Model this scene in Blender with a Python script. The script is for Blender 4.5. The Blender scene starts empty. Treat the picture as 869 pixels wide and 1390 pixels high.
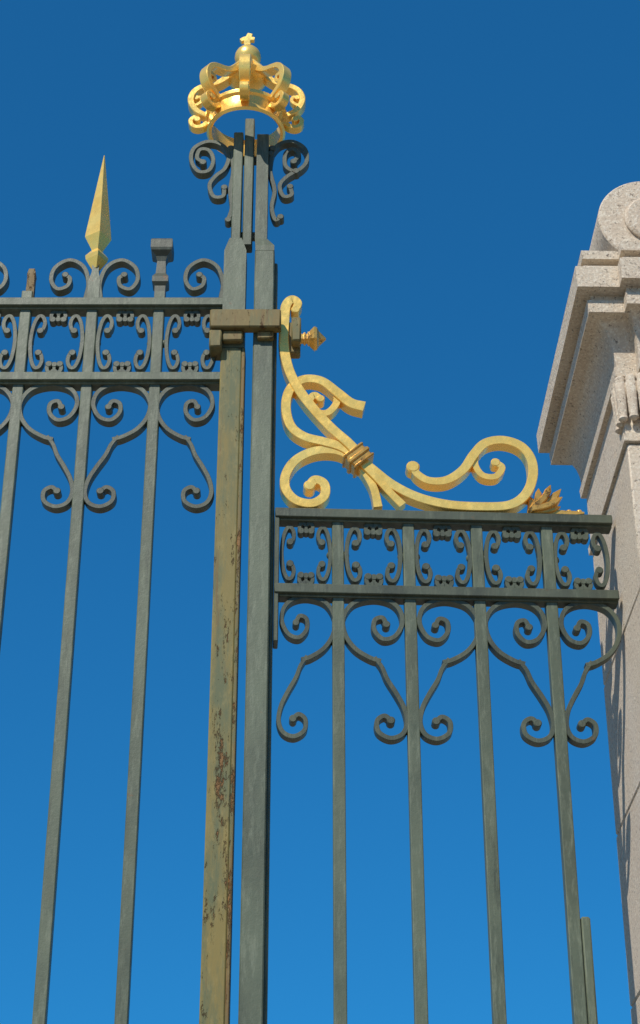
import bpy, bmesh, math, random
from mathutils import Vector, Matrix
random.seed(4)
sc = bpy.context.scene
COL = sc.collection
R = math.radians

# ------------------------------------------------------------------ camera
PITCH = R(30.0); FPX = 2540.0; CW, CH = 869.0, 1390.0; EYE = 1.6
cam_d = bpy.data.cameras.new("camera"); cam = bpy.data.objects.new("camera", cam_d)
COL.objects.link(cam); sc.camera = cam
cam.location = (0, 0, EYE); cam.rotation_euler = (R(90) + PITCH, 0, 0)
cam_d.sensor_fit = 'VERTICAL'; cam_d.sensor_height = 36.0; cam_d.lens = 36.0 * FPX / CH
cam_d.clip_start = 0.05; cam_d.clip_end = 3000

# site survey: real positions (metres) on the upright plane of the ironwork
D = 4.0
def survey(px, py, x0=0.0, k=0.0):
    a = (px - CW/2)/FPX; b = (CH/2 - py)/FPX
    fy = math.cos(PITCH) - b*math.sin(PITCH); fz = math.sin(PITCH) + b*math.cos(PITCH)
    t = (D - k*x0)/(fy - k*a)
    return ((a*t - x0)*math.sqrt(1+k*k), EYE + fz*t)
GX = -0.228                       # gate leaf origin
PX = -0.140                       # post origin
FX = -0.110; FK = math.tan(R(2.6))  # fence panel origin / heading
def g(px, py): return survey(px, py, GX, 0)
def p(px, py): return survey(px, py, PX, 0)
def f(px, py): return survey(px, py, FX, FK)

# --------------------------------------------------------------- materials
def new_mat(name):
    m = bpy.data.materials.new(name); m.use_nodes = True
    nt = m.node_tree
    return m, nt, nt.nodes["Principled BSDF"]
def coords(nt):
    tc = nt.nodes.new("ShaderNodeTexCoord"); oi = nt.nodes.new("ShaderNodeObjectInfo")
    mu = nt.nodes.new("ShaderNodeVectorMath"); mu.operation = 'SCALE'
    cx = nt.nodes.new("ShaderNodeCombineXYZ")
    for i in range(3): nt.links.new(oi.outputs["Random"], cx.inputs[i])
    nt.links.new(cx.outputs[0], mu.inputs[0]); mu.inputs["Scale"].default_value = 13.0
    ad = nt.nodes.new("ShaderNodeVectorMath"); ad.operation = 'ADD'
    nt.links.new(tc.outputs["Object"], ad.inputs[0]); nt.links.new(mu.outputs[0], ad.inputs[1])
    return ad.outputs[0]
def noise(nt, vec, scale, detail=6, rough=0.6, stretch=None):
    n = nt.nodes.new("ShaderNodeTexNoise"); n.inputs["Scale"].default_value = scale
    n.inputs["Detail"].default_value = detail; n.inputs["Roughness"].default_value = rough
    if stretch:
        mp = nt.nodes.new("ShaderNodeMapping"); mp.inputs["Scale"].default_value = stretch
        nt.links.new(vec, mp.inputs["Vector"]); vec = mp.outputs[0]
    nt.links.new(vec, n.inputs["Vector"]); return n.outputs["Fac"]
def ramp(nt, fac, lo, hi, a=0.0, b=1.0):
    r = nt.nodes.new("ShaderNodeMapRange"); r.inputs[1].default_value = lo; r.inputs[2].default_value = hi
    r.inputs[3].default_value = a; r.inputs[4].default_value = b
    r.clamp = True; nt.links.new(fac, r.inputs[0]); return r.outputs[0]
def mix(nt, fac, a, b):
    m = nt.nodes.new("ShaderNodeMix"); m.data_type = 'RGBA'
    nt.links.new(fac, m.inputs[0])
    for s, v in ((6, a), (7, b)):
        if isinstance(v, tuple): m.inputs[s].default_value = (*v, 1)
        else: nt.links.new(v, m.inputs[s])
    return m.outputs[2]
def bump(nt, bs, h, strength, dist):
    b = nt.nodes.new("ShaderNodeBump"); b.inputs["Strength"].default_value = strength
    b.inputs["Distance"].default_value = dist
    nt.links.new(h, b.inputs["Height"]); nt.links.new(b.outputs[0], bs.inputs["Normal"])

def iron_mat(name, base, dark, light, rust=0.67):
    m, nt, bs = new_mat(name); v = coords(nt)
    c = mix(nt, ramp(nt, noise(nt, v, 7, 8, .65, (1, 1, .35)), .38, .62), dark, base)
    c = mix(nt, ramp(nt, noise(nt, v, 70, 8, .78, (1, 1, .16)), .50, .75), c, light)
    c = mix(nt, ramp(nt, noise(nt, v, 40, 9, .8, (1, 1, .12)), .57, .70), c, tuple(x*.55 for x in dark))
    c = mix(nt, ramp(nt, noise(nt, v, 26, 9, .78), rust, rust+.05), c, (.13, .060, .022))
    nt.links.new(c, bs.inputs["Base Color"])
    nt.links.new(ramp(nt, noise(nt, v, 30), .2, .8, .38, .60), bs.inputs["Roughness"])
    bs.inputs["Specular IOR Level"].default_value = .4
    bump(nt, bs, noise(nt, v, 110, 8, .7), .28, .002)
    return m
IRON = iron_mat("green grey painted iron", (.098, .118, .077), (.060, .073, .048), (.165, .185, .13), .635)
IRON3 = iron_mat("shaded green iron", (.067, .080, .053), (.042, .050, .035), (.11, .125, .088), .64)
IRON2 = iron_mat("weathered dark iron", (.062, .070, .050), (.040, .045, .034), (.11, .116, .088), .61)

def flake_mat(name, c1, c2, rthr, chip=(.19, .098, .032)):
    m, nt, bs = new_mat(name); v = coords(nt)
    c = mix(nt, ramp(nt, noise(nt, v, 4, 8, .7, (1, 1, .25)), .35, .65), c1, c2)
    c = mix(nt, ramp(nt, noise(nt, v, 9, 9, .74, (1.4, 1, .22)), .47, .60), c, (.100, .112, .056))
    c = mix(nt, ramp(nt, noise(nt, v, 14, 9, .74, (2.0, 1, .12)), .57, .66), c, (.13, .075, .028))
    c = mix(nt, ramp(nt, noise(nt, v, 60, 8, .75, (1, 1, .4)), .52, .85), c, (.26, .21, .085))
    pe = noise(nt, v, 24, 12, .82, (1.3, 1, .40))
    c = mix(nt, ramp(nt, pe, rthr-.022, rthr+.002), c, (.055, .034, .016))
    c = mix(nt, ramp(nt, pe, rthr, rthr+.03), c, chip)
    nt.links.new(c, bs.inputs["Base Color"]); bs.inputs["Roughness"].default_value = .6
    bs.inputs["Specular IOR Level"].default_value = .3
    bump(nt, bs, ramp(nt, pe, rthr+.03, rthr-.02), .7, .004)
    return m
OLIVE = flake_mat("flaking ochre paint", (.158, .132, .046), (.20, .152, .046), .592)
RUSTY = flake_mat("peeling rusty paint", (.16, .10, .036), (.15, .105, .038), .545)
CLAMP = flake_mat("aged brown ochre paint", (.150, .112, .042), (.18, .128, .044), .59)

def gold_mat(name, hi, lo, dirt, metal, thr=.6):
    m, nt, bs = new_mat(name); v = coords(nt)
    c = mix(nt, ramp(nt, noise(nt, v, 10, 6, .6), .35, .65), lo, hi)
    c = mix(nt, ramp(nt, noise(nt, v, 34, 9, .80), thr, thr+.07), c, dirt)
    nt.links.new(c, bs.inputs["Base Color"]); bs.inputs["Metallic"].default_value = metal
    nt.links.new(ramp(nt, noise(nt, v, 45, 5), .25, .75, .18, .36), bs.inputs["Roughness"])
    bump(nt, bs, noise(nt, v, 60, 6, .6), .25, .003)
    return m
GOLD = gold_mat("gilding", (1.0, .69, .19), (1.0, .60, .13), (.50, .24, .05), .52, .625)
GOLD2 = gold_mat("tarnished gilding", (.84, .50, .125), (.58, .31, .07), (.17, .085, .028), .55, .54)

def stone_mat():
    m, nt, bs = new_mat("cream pink granite"); v = coords(nt)
    c = mix(nt, ramp(nt, noise(nt, v, 3, 6, .6), .35, .65), (.59, .475, .36), (.67, .56, .43))
    c = mix(nt, ramp(nt, noise(nt, v, 140, 4, .7), .50, .60), c, (.76, .67, .54))
    c = mix(nt, ramp(nt, noise(nt, v, 105, 5, .85), .58, .615), c, (.14, .105, .08))
    c = mix(nt, ramp(nt, noise(nt, v, 8, 9, .85), .62, .88), c, (.28, .22, .165))
    nt.links.new(c, bs.inputs["Base Color"]); bs.inputs["Roughness"].default_value = .9
    bump(nt, bs, noise(nt, v, 100, 8, .8), .9, .007)
    return m
STONE = stone_mat()
def ground_mat():
    m, nt, bs = new_mat("granite paving"); tc = nt.nodes.new("ShaderNodeTexCoord")
    br = nt.nodes.new("ShaderNodeTexBrick"); br.inputs["Scale"].default_value = 1.0
    br.inputs["Color1"].default_value = (.29, .255, .20, 1); br.inputs["Color2"].default_value = (.25, .22, .17, 1)
    br.inputs["Mortar"].default_value = (.10, .09, .08, 1); br.inputs["Mortar Size"].default_value = .012
    nt.links.new(tc.outputs["Object"], br.inputs["Vector"])
    nt.links.new(br.outputs["Color"], bs.inputs["Base Color"]); bs.inputs["Roughness"].default_value = .85
    return m
GROUND = ground_mat()

# ----------------------------------------------------------- mesh helpers
def finish(bm, name, mat, parent, label=None, ang=38, loc=None):
    bmesh.ops.recalc_face_normals(bm, faces=bm.faces)
    me = bpy.data.meshes.new(name); bm.to_mesh(me); bm.free()
    me.materials.append(mat); me.shade_smooth(); me.set_sharp_from_angle(angle=R(ang))
    o = bpy.data.objects.new(name, me); COL.objects.link(o)
    if parent: o.parent = parent
    if label: o["label"] = label
    if loc: o.location = loc
    return o
def copy_of(src, parent, loc, sx=1.0):
    o = src.copy(); COL.objects.link(o); o.parent = parent; o.location = loc
    o.scale = (sx, 1, 1)
    return o
def thing(name, loc, rotz, label, cat):
    e = bpy.data.objects.new(name, None); COL.objects.link(e)
    e.empty_display_size = .2; e.location = loc; e.rotation_euler = (0, 0, rotz)
    e["label"] = label; e["category"] = cat
    return e
def add_box(bm, x0, x1, y0, y1, z0, z1, bev=.002, M=None):
    r = bmesh.ops.create_cube(bm, size=1.0)
    vs = r["verts"]
    for v in vs:
        v.co = Vector(((x0+x1)/2 + v.co.x*(x1-x0), (y0+y1)/2 + v.co.y*(y1-y0), (z0+z1)/2 + v.co.z*(z1-z0)))
    if M: bmesh.ops.transform(bm, matrix=M, verts=vs)
    if bev:
        es = list({e for v in vs for e in v.link_edges})
        bmesh.ops.bevel(bm, geom=es, offset=bev, segments=1, affect='EDGES')
def add_loops(bm, loops, cap=True, closed=False):
    rings = [[bm.verts.new(c) for c in L] for L in loops]
    n = len(rings[0])
    pairs = list(zip(rings, rings[1:]))
    if closed: pairs.append((rings[-1], rings[0]))
    for a, b in pairs:
        for i in range(n):
            bm.faces.new((a[i], a[(i+1) % n], b[(i+1) % n], b[i]))
    if cap and not closed:
        bm.faces.new(rings[0][::-1]); bm.faces.new(rings[-1])
def catmull(pts, sub=7):
    P = [Vector(q) for q in pts]
    P = [P[0]*2 - P[1]] + P + [P[-1]*2 - P[-2]]
    out = []
    for i in range(1, len(P)-2):
        for s in range(sub):
            t = s/sub
            p0, p1, p2, p3 = P[i-1], P[i], P[i+1], P[i+2]
            out.append(.5*((2*p1) + (p2-p0)*t + (2*p0-5*p1+4*p2-p3)*t*t + (3*p1-p0-3*p2+p3)*t**3))
    out.append(P[-2]); return out
def add_ribbon(bm, pts, t, d, y=0.0, M=None, t0=1.0, t1=1.0, eye0=0, eye1=0, sub=7, ch=.16, d0=1.0, d1=1.0):
    """flat forged bar swept along a path in the (x,z) plane"""
    q = catmull(pts, sub); n = len(q); loops = []
    for i, c in enumerate(q):
        tan = (q[min(i+1, n-1)] - q[max(i-1, 0)])
        if tan.length < 1e-9: tan = Vector((1, 0))
        tan.normalize(); nr = Vector((-tan.y, tan.x))
        w = i/(n-1)
        k = 1.0; kd = 1.0
        if w < .25: k = t0 + (1-t0)*(w/.25); kd = d0 + (1-d0)*(w/.25)
        if w > .75: k = t1 + (1-t1)*((1-w)/.25); kd = d1 + (1-d1)*((1-w)/.25)
        h = t/2*k; e = d/2*kd; cf = min(h, e)*ch
        ring = []
        for (a, b) in ((h-cf, -e), (h, -e+cf), (h, e-cf), (h-cf, e), (-h+cf, e), (-h, e-cf), (-h, -e+cf), (-h+cf, -e)):
            ring.append(Vector((c.x + nr.x*a, y+b, c.y + nr.y*a)))
        if M: ring = [M @ v for v in ring]
        loops.append(ring)
    add_loops(bm, loops)
    for r, c, kk in ((eye0, q[0], d0), (eye1, q[-1], d1)):
        if r:
            add_disc(bm, c.x, c.y, r, y-d/2*kk-.0012, y+d/2*kk+.0012, M)
def add_disc(bm, x, z, r, y0, y1, M=None, seg=14, cf=.2):
    loops = []
    for yy, rr in ((y0, r*(1-cf)), (y0+r*cf, r), (y1-r*cf, r), (y1, r*(1-cf))):
        L = [Vector((x+rr*math.cos(2*math.pi*i/seg), yy, z+rr*math.sin(2*math.pi*i/seg))) for i in range(seg)]
        if M: L = [M @ v for v in L]
        loops.append(L)
    add_loops(bm, loops)
def add_lathe(bm, prof, cx, cy, seg=20, rot=0.0, M=None, sq=False):
    loops = []
    for r, z in prof:
        L = [Vector((cx+r*math.cos(rot+2*math.pi*i/seg), cy+r*math.sin(rot+2*math.pi*i/seg), z)) for i in range(seg)]
        if M: L = [M @ v for v in L]
        loops.append(L)
    add_loops(bm, loops)
def add_ball(bm, x, y, z, r, sz=1.0):
    add_lathe(bm, [(r*math.sin(math.pi*k/8)+1e-5, z-sz*r*math.cos(math.pi*k/8)) for k in range(9)], x, y, 12)

# ------------------------------------------------------- ornament templates
bx, bz = f(560, 900); _, rz = f(560, 811)
lyre_up = [(591,855),(596,846),(606,850),(607,864),(596,875),(580,870),(570,852),(573,834),(586,823),(608,820),(633,828),
           (647,848),(646,870),(634,889),(615,901),(601,905)]
lyre_dn = [(609,900),(600,913),(594,929),(583,948),(574,967),(571,987),(578,1003),(594,1009),(609,1001),(610,986),(600,979),(592,985)]
def rel(pt):
    u, z = f(*pt); return (u-bx, z-rz)
BAYW = f(655, 900)[0] - f(560, 900)[0]
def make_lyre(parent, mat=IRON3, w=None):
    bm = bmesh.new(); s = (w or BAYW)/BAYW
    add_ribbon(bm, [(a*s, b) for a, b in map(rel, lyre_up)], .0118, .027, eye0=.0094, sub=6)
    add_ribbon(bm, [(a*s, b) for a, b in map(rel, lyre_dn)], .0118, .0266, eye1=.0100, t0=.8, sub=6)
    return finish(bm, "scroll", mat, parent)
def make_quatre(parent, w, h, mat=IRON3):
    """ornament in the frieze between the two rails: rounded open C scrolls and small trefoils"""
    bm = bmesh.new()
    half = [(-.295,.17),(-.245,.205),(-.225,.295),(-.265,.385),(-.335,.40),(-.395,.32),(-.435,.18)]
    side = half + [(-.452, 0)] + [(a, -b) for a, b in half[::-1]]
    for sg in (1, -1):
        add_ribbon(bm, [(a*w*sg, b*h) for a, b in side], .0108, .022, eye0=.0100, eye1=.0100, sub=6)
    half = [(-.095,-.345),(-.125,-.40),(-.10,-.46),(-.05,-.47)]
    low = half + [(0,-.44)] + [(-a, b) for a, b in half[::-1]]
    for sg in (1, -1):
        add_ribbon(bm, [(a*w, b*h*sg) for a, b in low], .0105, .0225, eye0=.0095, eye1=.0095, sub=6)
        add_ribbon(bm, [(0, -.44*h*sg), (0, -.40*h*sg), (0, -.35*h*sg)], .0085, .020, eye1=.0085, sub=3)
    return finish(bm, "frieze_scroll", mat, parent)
def make_bar(parent, x, z0, z1, beadz=None, w=.0285, mat=IRON):
    bm = bmesh.new()
    add_box(bm, -w/2, w/2, -w/2, w/2, z0, z1, .0022)
    if beadz:
        add_ball(bm, -w/2-.003, 0, beadz, .011); add_ball(bm, w/2+.003, 0, beadz, .011)
    return finish(bm, "bar", mat, parent, loc=(x, 0, 0))
def make_rail(parent, x0, x1, z, hgt=.025, dep=.056, mat=IRON):
    bm = bmesh.new()
    add_box(bm, x0, x1, -dep/2, dep/2, z-hgt/2, z+hgt/2, .002)
    add_box(bm, x0+.001, x1-.001, -dep/2+.010, dep/2-.010, z-hgt/2-.006, z+hgt/2+.005, .002)
    return finish(bm, "rail", mat, parent)

# ===================================================================== GATE
gate = thing("iron_gate", (GX, D, 0), 0, "green-grey wrought iron gate leaf with gilded spearhead and flaking ochre stile", "gate")
zA = g(150, 417)[1]; zB = g(150, 518)[1]
xs0 = g(300, 500)[0]; xs1 = g(332, 500)[0]
xB = g(118, 530)[0]; xC = g(209, 560)[0]; step = xC - xB
barx = [xB - 3*step, xB - 2*step, xB - step, xB, xC]
left_end = xB - 3.6*step
make_rail(gate, left_end, xs0+.004, zA); make_rail(gate, left_end, xs0+.004, zB)
make_rail(gate, left_end, xs0+.004, .28)
mid = (zA+zB)/2
for x in barx:
    make_bar(gate, x, .2, zA+.045, mid)
ztop = g(318, 345)[1]; zh0 = g(310, 490)[1]
bm = bmesh.new()
add_box(bm, xs0, xs1-.007, -.034, .03, .1, zh0+.02, .003)
finish(bm, "stile", OLIVE, gate, "stile with flaking ochre paint")
bm = bmesh.new()
add_box(bm, xs1-.0068, xs1+.002, -.032, .024, .1, zh0+.02, .002)
finish(bm, "stile_edge", RUSTY, gate, "rusty peeling stile edge")
bm = bmesh.new()
wS = xs1-xs0-.002; cS = (xs0+xs1)/2
for_loops = []
for zz, hw in ((zh0+.0205, wS/2), (ztop-.012, wS/2), (ztop+.020, wS/2-.010), (ztop+.030, wS/2-.014)):
    for_loops.append([Vector((cS-hw, -.032, zz)), Vector((cS+hw, -.032, zz)), Vector((cS+hw, .028, zz)), Vector((cS-hw, .028, zz))])
add_loops(bm, for_loops)
finish(bm, "stile_head", IRON, gate, ang=15)
ly = make_lyre(gate, w=step); ly.location = (xB, 0, zB)
copy_of(ly, gate, (xB, 0, zB), -1)
copy_of(ly, gate, (xB-2*step, 0, zB), 1); copy_of(ly, gate, (xB-2*step, 0, zB), -1)
copy_of(ly, gate, (xs0+.002, 0, zB), -1*(xs0+.002-xC)/step)
qh = (zA-zB) - .032
q = make_quatre(gate, step-.026, qh); q.location = (xB+step/2, 0, mid)
for c in (xB-step/2, xB-1.5*step, xB-2.5*step): copy_of(q, gate, (c, 0, mid), 1)
wl = xs0 - xC
copy_of(q, gate, (xC+wl/2+.004, 0, mid), (wl-.026)/(step-.026))
crest_px = [(134,409),(133,388),(143,366),(163,357),(181,367),(184,384),(174,396),(161,392),(159,382),(166,377)]
x0c, _ = g(124, 405)
bm = bmesh.new()
add_ribbon(bm, [(g(a, b)[0]-x0c, g(a, b)[1]-zA) for a, b in crest_px], .0118, .028, eye1=.0095)
cr = finish(bm, "crest_scroll", IRON3, gate); cr.location = (xB, 0, zA)
copy_of(cr, gate, (xB, 0, zA), -1)
copy_of(cr, gate, (xs0+.014, 0, zA), -1)
copy_of(cr, gate, (xB-2*step, 0, zA), 1); copy_of(cr, gate, (xB-2*step, 0, zA), -1)
def spear(x):
    z = lambda py: g(130, py)[1]
    bm = bmesh.new()
    prof = [(.012, z(366)), (.029, z(354)), (.031, z(349)), (.015, z(341)), (.018, z(338)), (.0355, z(324)), (.0345, z(319)), (.0012, z(211))]
    add_lathe(bm, prof, 0, 0, 4, rot=0.22)
    finish(bm, "spearhead", GOLD, gate, "gilded four-sided spearhead", 12, loc=(x, 0, 0))
    bm = bmesh.new()
    add_lathe(bm, [(.022, zA+.02), (.022, z(385)), (.013, z(372)), (.013, z(360))], 0, 0, 4, rot=math.pi/4)
    finish(bm, "spear_socket", IRON, gate, loc=(x, 0, 0))
spear(xB); spear(xB-2*step)
z = lambda py: g(220, py)[1]
bm = bmesh.new()
add_lathe(bm, [(.020, zA), (.020, z(392)), (.030, z(388)), (.030, z(381)), (.019, z(375)), (.016, z(358)), (.022, z(352)), (.038, z(347)), (.041, z(344)), (.041, z(334)), (.038, z(332))], 0, 0, 4, rot=math.pi/4)
finish(bm, "spool_finial", IRON2, gate, "square iron spool finial with flared cap", 15, loc=(xC, 0, 0))
bm = bmesh.new()
add_lathe(bm, [(.014, zA), (.015, z(395)), (.0145, z(380)), (.016, z(375)), (.013, z(370)), (.011, z(367))], 0, 0, 4, rot=math.pi/4)
finish(bm, "broken_finial", RUSTY, gate, "rusty broken iron finial stub", 15, loc=(xB-step+.006, 0, 0))

# ===================================================================== POST
post = thing("gate_post", (PX, D, 0), 0, "green-grey iron gate post topped by a gilded royal crown", "gate post")
x0, _ = p(343.5, 500); x1, _ = p(371, 500); zt = p(360, 342)[1]
bm = bmesh.new()
add_box(bm, x0, x1, -.035, .03, 0, zt-.02, .003)
add_box(bm, x1-.002, x1+.008, -.018, .026, 0, zt-.05, .003)
a0 = p(348, 260)[0]; a1 = p(364, 260)[0]
lp = []
for zz, xa, xb, ya, yb in ((zt-.021, x0+.001, x1-.001, -.034, .029), (zt-.004, x0+.001, x1-.001, -.034, .029), (zt+.026, a0, a1, -.024, .022), (p(355, 190)[1], a0, a1, -.024, .022)):
    lp.append([Vector((xa, ya, zz)), Vector((xb, ya, zz)), Vector((xb, yb, zz)), Vector((xa, yb, zz))])
add_loops(bm, lp)
finish(bm, "post_shaft", IRON, post, ang=12)
bm = bmesh.new()
c0 = p(331, 260)[0]; c1 = p(344, 260)[0]
add_box(bm, c0, c1, -.018, .02, p(335, 338)[1], p(335, 166)[1], .0025)
l0 = p(316, 260)[0]; l1 = p(329, 260)[0]
add_box(bm, l0, l1, -.022, .016, ztop-.01, p(322, 186)[1], .0025)
for py in (215, 318):
    zz = p(330, py)[1]; add_box(bm, l0+.002, a1-.002, .004, .018, zz-.012, zz+.012, .002)
finish(bm, "crown_support", IRON, post)
def bracket(pts_list, nm):
    bm = bmesh.new()
    for pts in pts_list:
        add_ribbon(bm, [p(a, b) for a, b in pts], .0120, .026, eye0=.0102, eye1=.0095)
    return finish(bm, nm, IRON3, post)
bracket([[(276,224),(268,218),(272,207),(284,208),(290,221),(284,235),(269,236),(260,221),(264,205),(282,196),(301,200),(311,214),(306,232),(293,243),(285,255),(290,270),(303,270),(305,258)],
         [(314,205),(317,235),(313,262),(315,286),(310,302)]], "bracket_scroll")
bracket([[(399,223),(406,214),(398,206),(388,212),(388,229),(402,236),(416,224),(414,206),(398,196),(380,199),(368,212)],
         [(402,236),(388,245),(380,256),(385,270),(396,268),(394,257)],
         [(370,205),(367,235),(373,262),(369,285),(374,302),(381,298)]], "bracket_scroll")
# hinge clamp round both uprights
bm = bmesh.new()
h0 = p(286, 465)[0]
add_box(bm, h0, p(382, 465)[0], -.068, -.036, p(330, 464)[1], p(330, 437)[1]-.006, .004)
add_box(bm, h0, p(303, 465)[0], -.060, .01, p(330, 488)[1], p(330, 464)[1]-.001, .004)
add_box(bm, p(303, 465)[0]+.0005, p(331, 465)[0], -.054, -.034, p(330, 478)[1], p(330, 464)[1]-.001, .004)
add_box(bm, p(350, 465)[0], p(372, 465)[0], -.050, -.034, p(330, 474)[1], p(330, 464)[1]-.001, .003)
finish(bm, "hinge_strap", CLAMP, post, "aged ochre painted iron hinge clamp")
bm = bmesh.new()
add_box(bm, p(382, 465)[0]-.0035, p(408, 465)[0], -.018, .014, p(390, 484)[1], p(390, 442)[1], .004)
add_box(bm, p(396, 465)[0], p(409, 465)[0], -.054, -.017, p(390, 478)[1], p(390, 446)[1], .004)
finish(bm, "hinge_block", CLAMP, post)
bm = bmesh.new()
kx0 = p(408, 465)[0]; kz = p(415, 466)[1]-.012
Mk = Matrix.Translation((kx0, -.036, kz)) @ Matrix.Rotation(R(90), 4, 'Y')
add_lathe(bm, [(.015, -.010), (.015, .008), (.019, .009), (.019, .013), (.015, .014), (.015, .018), (.021, .019), (.021, .024), (.024, .025), (.036, .036), (.033, .043), (.022, .048), (.003, .066)], 0, 0, 6, M=Mk)
finish(bm, "bolt_knob", GOLD2, post, "gilded hexagonal pointed bolt knob", 15)
# crown
ccx, ccz = p(334, 181)
cro = bpy.data.objects.new("crown", None); COL.objects.link(cro); cro.parent = post
cro.location = (ccx, .0, ccz); cro["label"] = "gilded openwork royal crown with orb"
bm = bmesh.new()
segs = 64
prof = [(.096, .000), (.104, -.007), (.110, .000), (.106, .008), (.107, .046), (.114, .051), (.115, .061), (.107, .065), (.099, .062), (.097, .048)]
loops = []
for i in range(segs):
    a = 2*math.pi*i/segs
    loops.append([Vector((r*math.cos(a), r*math.sin(a), h)) for r, h in prof])
add_loops(bm, loops, closed=True)
finish(bm, "crown_band", GOLD, cro)
arch = [(.106,.054),(.122,.062),(.140,.074),(.153,.094),(.157,.118),(.149,.142),
        (.132,.158),(.112,.166),(.092,.172),(.074,.182),(.058,.198),(.042,.216),(.026,.236)]
leaf1 = [(.153,.094),(.138,.100),(.127,.112),(.131,.126),(.142,.124)]
foot = [(.108,.030),(.122,.018),(.138,.014),(.151,.022),(.155,.038),(.146,.049),(.137,.042)]
src = None
for dg in (-180, -135, -90, -45, 0):
    if src is None:
        bm = bmesh.new()
        add_ribbon(bm, arch, .0180, .032, t0=.9, t1=1.7, d0=.8, d1=1.0, sub=8, ch=.22)
        add_ribbon(bm, leaf1, .0105, .020, t0=1.0, eye1=.0085, sub=6, ch=.25)
        add_ribbon(bm, foot, .0135, .026, t0=1.2, eye1=.0095, sub=8, ch=.25)
        src = finish(bm, "crown_arch", GOLD, cro, ang=35); o = src
    else:
        o = src.copy(); COL.objects.link(o); o.parent = cro
    o.rotation_euler = (0, 0, R(dg))
bm = bmesh.new()
add_lathe(bm, [(.030, .178), (.052, .190), (.060, .206), (.048, .224), (.028, .234), (.030, .241), (.030, .247)] + [(.038*math.sin(math.pi*k/12), .283-.038*math.cos(math.pi*k/12)) for k in range(3, 12)] + [(.010, .319), (.013, .325), (.007, .330)], 0, 0, 24)
finish(bm, "crown_orb", GOLD, cro, ang=50)
bm = bmesh.new()
add_ribbon(bm, [(0, .322), (-.003, .342), (.005, .372)], .020, .014, sub=4, t0=.6, t1=.8, ch=.25)
add_ribbon(bm, [(-.022, .346), (-.006, .354), (.018, .352)], .016, .0135, sub=4, t0=.8, t1=.8, ch=.25)
finish(bm, "crown_finial", GOLD, cro, ang=40)

# ============================================================== FENCE PANEL
fence = thing("iron_fence", (FX, D, 0), math.atan(FK), "green-grey wrought iron fence panel with gilded scroll cresting against stone pillar", "fence")
rz1 = f(600, 707)[1]; rz2 = f(600, 809)[1]
fx_end = f(833, 760)[0]
XL = .010
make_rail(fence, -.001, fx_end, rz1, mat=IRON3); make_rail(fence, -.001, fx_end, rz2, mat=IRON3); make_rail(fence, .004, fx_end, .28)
bars = [f(460, 1000)[0], f(561.5, 1000)[0], f(659.5, 1000)[0], f(760.5, 1000)[0]]
stp = (bars[3]-bars[0])/3
mid2 = (rz1+rz2)/2
for i, x in enumerate(bars): make_bar(fence, x, .2, rz1+.01, mid2)
bm = bmesh.new(); add_box(bm, -.0015, XL, -.024, .022, f(380, 876)[1], rz1-.004, .002)
finish(bm, "edge_strap", IRON3, fence)
ly = make_lyre(fence, w=stp); ly.location = (bars[1], 0, rz2)
copy_of(ly, fence, (bars[1], 0, rz2), -1)
copy_of(ly, fence, (bars[3], 0, rz2), -1)
we = fx_end - bars[3]
copy_of(ly, fence, (bars[3], 0, rz2), (we+.005)/stp)
copy_of(ly, fence, (XL-.010, 0, rz2), (bars[0]-XL+.010)/stp)
qh = (rz1-rz2)-.032
q = make_quatre(fence, stp-.026, qh); q.location = ((bars[0]+bars[1])/2, 0, mid2)
for i in (1, 2): copy_of(q, fence, ((bars[i]+bars[i+1])/2, 0, mid2), 1)
copy_of(q, fence, ((XL+bars[0])/2-.006, 0, mid2), (bars[0]-XL-.012)/(stp-.026))
copy_of(q, fence, ((fx_end+bars[3])/2, 0, mid2), (we-.02)/(stp-.026))
bm = bmesh.new()
u0 = f(789, 1270)[0]; u1 = f(802, 1270)[0]
add_box(bm, u0, u1, -.012, .012, f(795, 1500)[1], f(795, 1246)[1], .004)
finish(bm, "side_plate", IRON, fence)

# gilded scroll cresting
gs = bpy.data.objects.new("gilded_scroll", None); COL.objects.link(gs); gs.parent = fence
gs["label"] = "gilded forged scroll cresting with collar and leaf"
def gp(L): return [f(a, b) for a, b in L]
T = .0240; DP = .036
bm = bmesh.new()
add_ribbon(bm, gp([(401,427),(404,418),(396,413),(388,422),(386,442),(385,470),(389,498),(398,522),(416,550),(446,584),(472,607),(486,622)]), T*1.08, DP, y=-.006, eye0=.012, t0=.8, ch=.1)
add_ribbon(bm, gp([(494,557),(476,552),(458,538),(436,522),(412,520),(394,533),(388,556),(394,582),(412,597),(438,604),(462,611),(484,624)]), T*1.03, DP, y=-.001, t0=1.25, ch=.1)
add_ribbon(bm, gp([(458,536),(456,552),(444,564),(428,562),(420,550),(426,540),(435,545)]), T*.78, DP*.85, y=.001, eye1=.011, ch=.1)
add_ribbon(bm, gp([(484,628),(458,616),(428,616),(402,628),(388,648),(388,668),(402,683),(424,687),(440,677),(440,661),(428,655),(420,663)]), T, DP, y=.002, eye1=.015, ch=.1)
finish(bm, "upper_scroll", GOLD, gs, ang=28)
bm = bmesh.new()
add_ribbon(bm, gp([(486,632),(498,648),(508,668),(513,691)]), T*.85, DP*.9, y=.004, t1=1.1, ch=.1)
add_ribbon(bm, gp([(490,632),(510,652),(528,672),(546,690)]), T*.8, DP*.85, y=-.003, t1=1.1, ch=.1)
finish(bm, "lower_prong", GOLD, gs, ang=28)
bm = bmesh.new()
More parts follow.
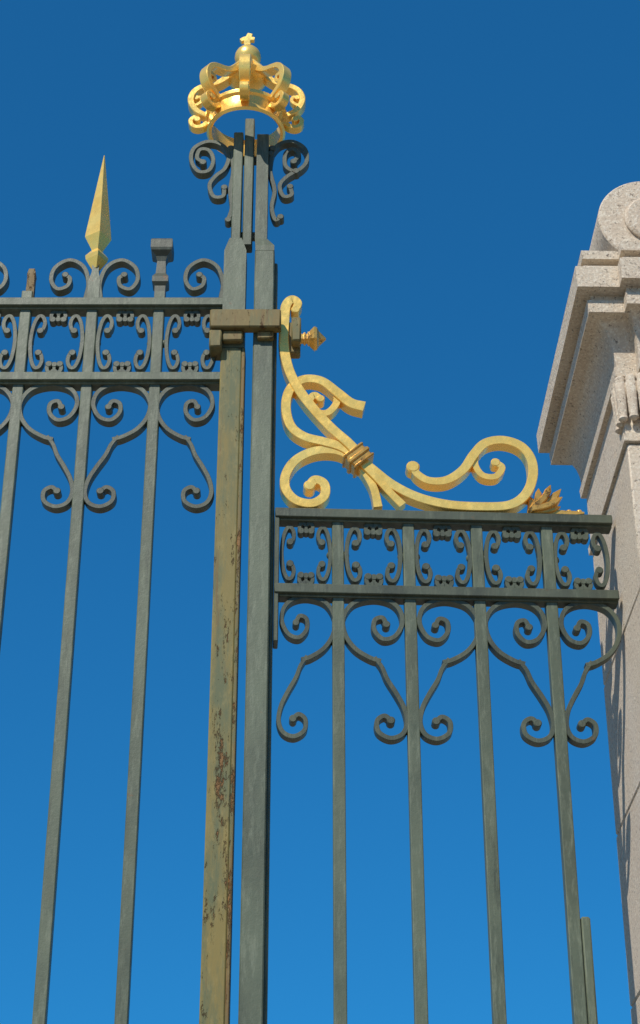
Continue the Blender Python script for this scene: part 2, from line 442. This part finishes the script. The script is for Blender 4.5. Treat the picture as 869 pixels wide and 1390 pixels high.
add_ribbon(bm, gp([(486,626),(506,642),(532,662),(566,679),(606,689),(650,692),(690,690),(712,676),(722,652),(720,628),(706,610),(682,602),(658,606),
                   (642,622),(628,642),(606,656),(582,657),(566,648),(560,638)]), T*1.02, DP, y=0.0, eye1=.017, t1=.75, ch=.1)
add_ribbon(bm, gp([(648,612),(644,632),(654,648),(672,650),(681,638),(672,631)]), T*.7, DP*.85, y=.002, eye1=.012, ch=.1)
finish(bm, "long_scroll", GOLD, gs, ang=28)
bm = bmesh.new()
kx, kz2 = f(486, 625)
Mc = Matrix.Translation((kx, 0, kz2)) @ Matrix.Rotation(R(48), 4, 'Y')
add_box(bm, -.020, .020, -.027, .024, -.030, .030, .004, Mc)
add_box(bm, -.006, .006, -.031, .028, -.034, .034, .003, Mc)
add_box(bm, -.024, -.016, -.030, .027, -.033, .033, .003, Mc)
add_box(bm, .016, .024, -.030, .027, -.033, .033, .003, Mc)
finish(bm, "collar", GOLD2, gs, "gilded ribbed collar")
bm = bmesh.new()
lx, lz = f(719, 698)
for ang, ln, wd, yy in ((88, .054, .016, .006), (70, .074, .016, -.006), (54, .092, .017, -.016), (40, .106, .018, -.008), (26, .090, .016, -.018), (12, .078, .015, -.010)):
    e = (lx+ln*math.cos(R(ang)), lz+ln*math.sin(R(ang)))
    m_ = (lx+ln*.55*math.cos(R(ang-9)), lz+ln*.55*math.sin(R(ang-9)))
    add_ribbon(bm, [(lx, lz), m_, e], wd, .022, y=yy, t0=.8, t1=.10, d1=.3, sub=6, ch=.3)
finish(bm, "leaf", GOLD2, gs, "tarnished gilded spiky leaf cluster")
bm = bmesh.new()
add_ribbon(bm, gp([(738,700),(756,699),(774,700),(792,700)]), .012, .03, sub=6, t1=.4, t0=.6)
for px_ in (757, 772, 786): add_ball(bm, f(px_, 697)[0], -.004, f(px_, 697)[1], .008)
finish(bm, "leaf_tail", GOLD2, gs)

# ================================================================== PILLAR
pil = thing("stone_pillar", (.736, 3.80, 0), R(1.3), "cream-pink granite gate pillar with projecting cornice and volute", "pillar")
W, DEP = .76, .558
def rect(x0, x1, y0, y1, zz): return [Vector((x0, y0, zz)), Vector((x1, y0, zz)), Vector((x1, y1, zz)), Vector((x0, y1, zz))]
bm = bmesh.new()
courses = [.0, .45, .9, 1.4, 1.86, 2.32, 2.78, 3.20, 3.60, 3.985]
for a, b in zip(courses, courses[1:]):
    add_box(bm, 0, W, 0, DEP, a+.0015, b-.0015, .004)
add_box(bm, .006, W-.006, .006, DEP-.006, .01, 3.98, 0)
finish(bm, "shaft", STONE, pil)
bm = bmesh.new()
prof = [(3.986, .000), (3.987, .008), (4.008, .009), (4.010, .002), (4.165, .003), (4.167, .016), (4.192, .018), (4.194, .010)]
for k in range(0, 9):                       # broad cavetto carrying the projecting slab
    a = math.pi/2*k/8
    prof.append((4.198 + .112*math.sin(a), .012 + .054*(1-math.cos(a))))
prof += [(4.312, .080), (4.346, .082), (4.348, .070), (4.366, .072), (4.368, .108), (4.428, .110), (4.430, .086), (4.450, .084), (4.452, .066), (4.468, .064), (4.470, .086), (4.494, .088), (4.498, .080)]
add_loops(bm, [rect(-o, W+o, -o, DEP+o, zz) for zz, o in prof])
prof2 = [(zz+.0007, o+.036) for zz, o in prof]
add_loops(bm, [[Vector((.060-o*.45, -o, zz)), Vector((W-.1, -o, zz)), Vector((W-.1, .1, zz)), Vector((.060-o*.45, .1, zz))] for zz, o in prof2])
finish(bm, "cornice", STONE, pil, ang=25)
# carved relief at the corner of the neck
bm = bmesh.new()
for (cx_, cy_) in ((-.006, .040), (-.008, .012), (-.006, -.012), (.018, -.022), (.044, -.030)):
    add_lathe(bm, [(.006, 4.038), (.012, 4.044), (.010, 4.054), (.012, 4.065), (.013, 4.11), (.016, 4.138), (.012, 4.150), (.014, 4.156), (.011, 4.163)], cx_, cy_, 12)
finish(bm, "carved_relief", STONE, pil, ang=50)
# volute
bm = bmesh.new()
vx, vz, vr = .098, 4.622, .128
add_disc(bm, vx, vz, vr, -.055, DEP+.055, seg=72, cf=.03)
add_box(bm, vx, W, -.03, DEP+.03, 4.500, 4.68, .004)
add_disc(bm, vx+.004, vz-.002, vr*.52, -.070, -.050, seg=48, cf=.10)
finish(bm, "volute", STONE, pil)
bm = bmesh.new()
add_box(bm, -.04, W+.04, -.04, DEP+.04, 0.002, .35, .01)
finish(bm, "plinth", STONE, pil)

# ================================================================== GROUND
bm = bmesh.new()
bmesh.ops.create_grid(bm, x_segments=8, y_segments=8, size=600)
gr = finish(bm, "ground", GROUND, None); gr["kind"] = "structure"; gr["label"] = "pale granite paving"

# =================================================================== LIGHT
SUN_EL, SUN_AZ = R(45), R(-30)
S = Vector((math.sin(SUN_AZ)*math.cos(SUN_EL), -math.cos(SUN_AZ)*math.cos(SUN_EL), math.sin(SUN_EL)))
sd = bpy.data.lights.new("sun", 'SUN'); sd.energy = 5.0; sd.angle = R(.5); sd.color = (1, .94, .83)
so = bpy.data.objects.new("sun", sd); COL.objects.link(so)
so.rotation_euler = S.to_track_quat('Z', 'Y').to_euler(); so.location = (0, -5, 12)
w = bpy.data.worlds.new("World"); sc.world = w; w.use_nodes = True
nt = w.node_tree; bg = nt.nodes["Background"]
sky = nt.nodes.new("ShaderNodeTexSky"); sky.sky_type = 'NISHITA'; sky.sun_disc = False
sky.sun_elevation = SUN_EL; sky.sun_rotation = math.atan2(S.x, S.y)
sky.altitude = 700; sky.air_density = 1.0; sky.dust_density = .3; sky.ozone_density = 3.0
gm = nt.nodes.new("ShaderNodeGamma"); gm.inputs["Gamma"].default_value = .72
tint = nt.nodes.new("ShaderNodeMix"); tint.data_type = 'RGBA'; tint.blend_type = 'MULTIPLY'
tint.inputs[0].default_value = 1.0; tint.inputs[7].default_value = (.10, .71, 1.22, 1)
nt.links.new(sky.outputs[0], gm.inputs["Color"]); nt.links.new(gm.outputs[0], tint.inputs[6])
nt.links.new(tint.outputs[2], bg.inputs["Color"])
bg.inputs["Strength"].default_value = .15
sc.view_settings.view_transform = 'Standard'; sc.view_settings.look = 'None'; sc.view_settings.exposure = 0
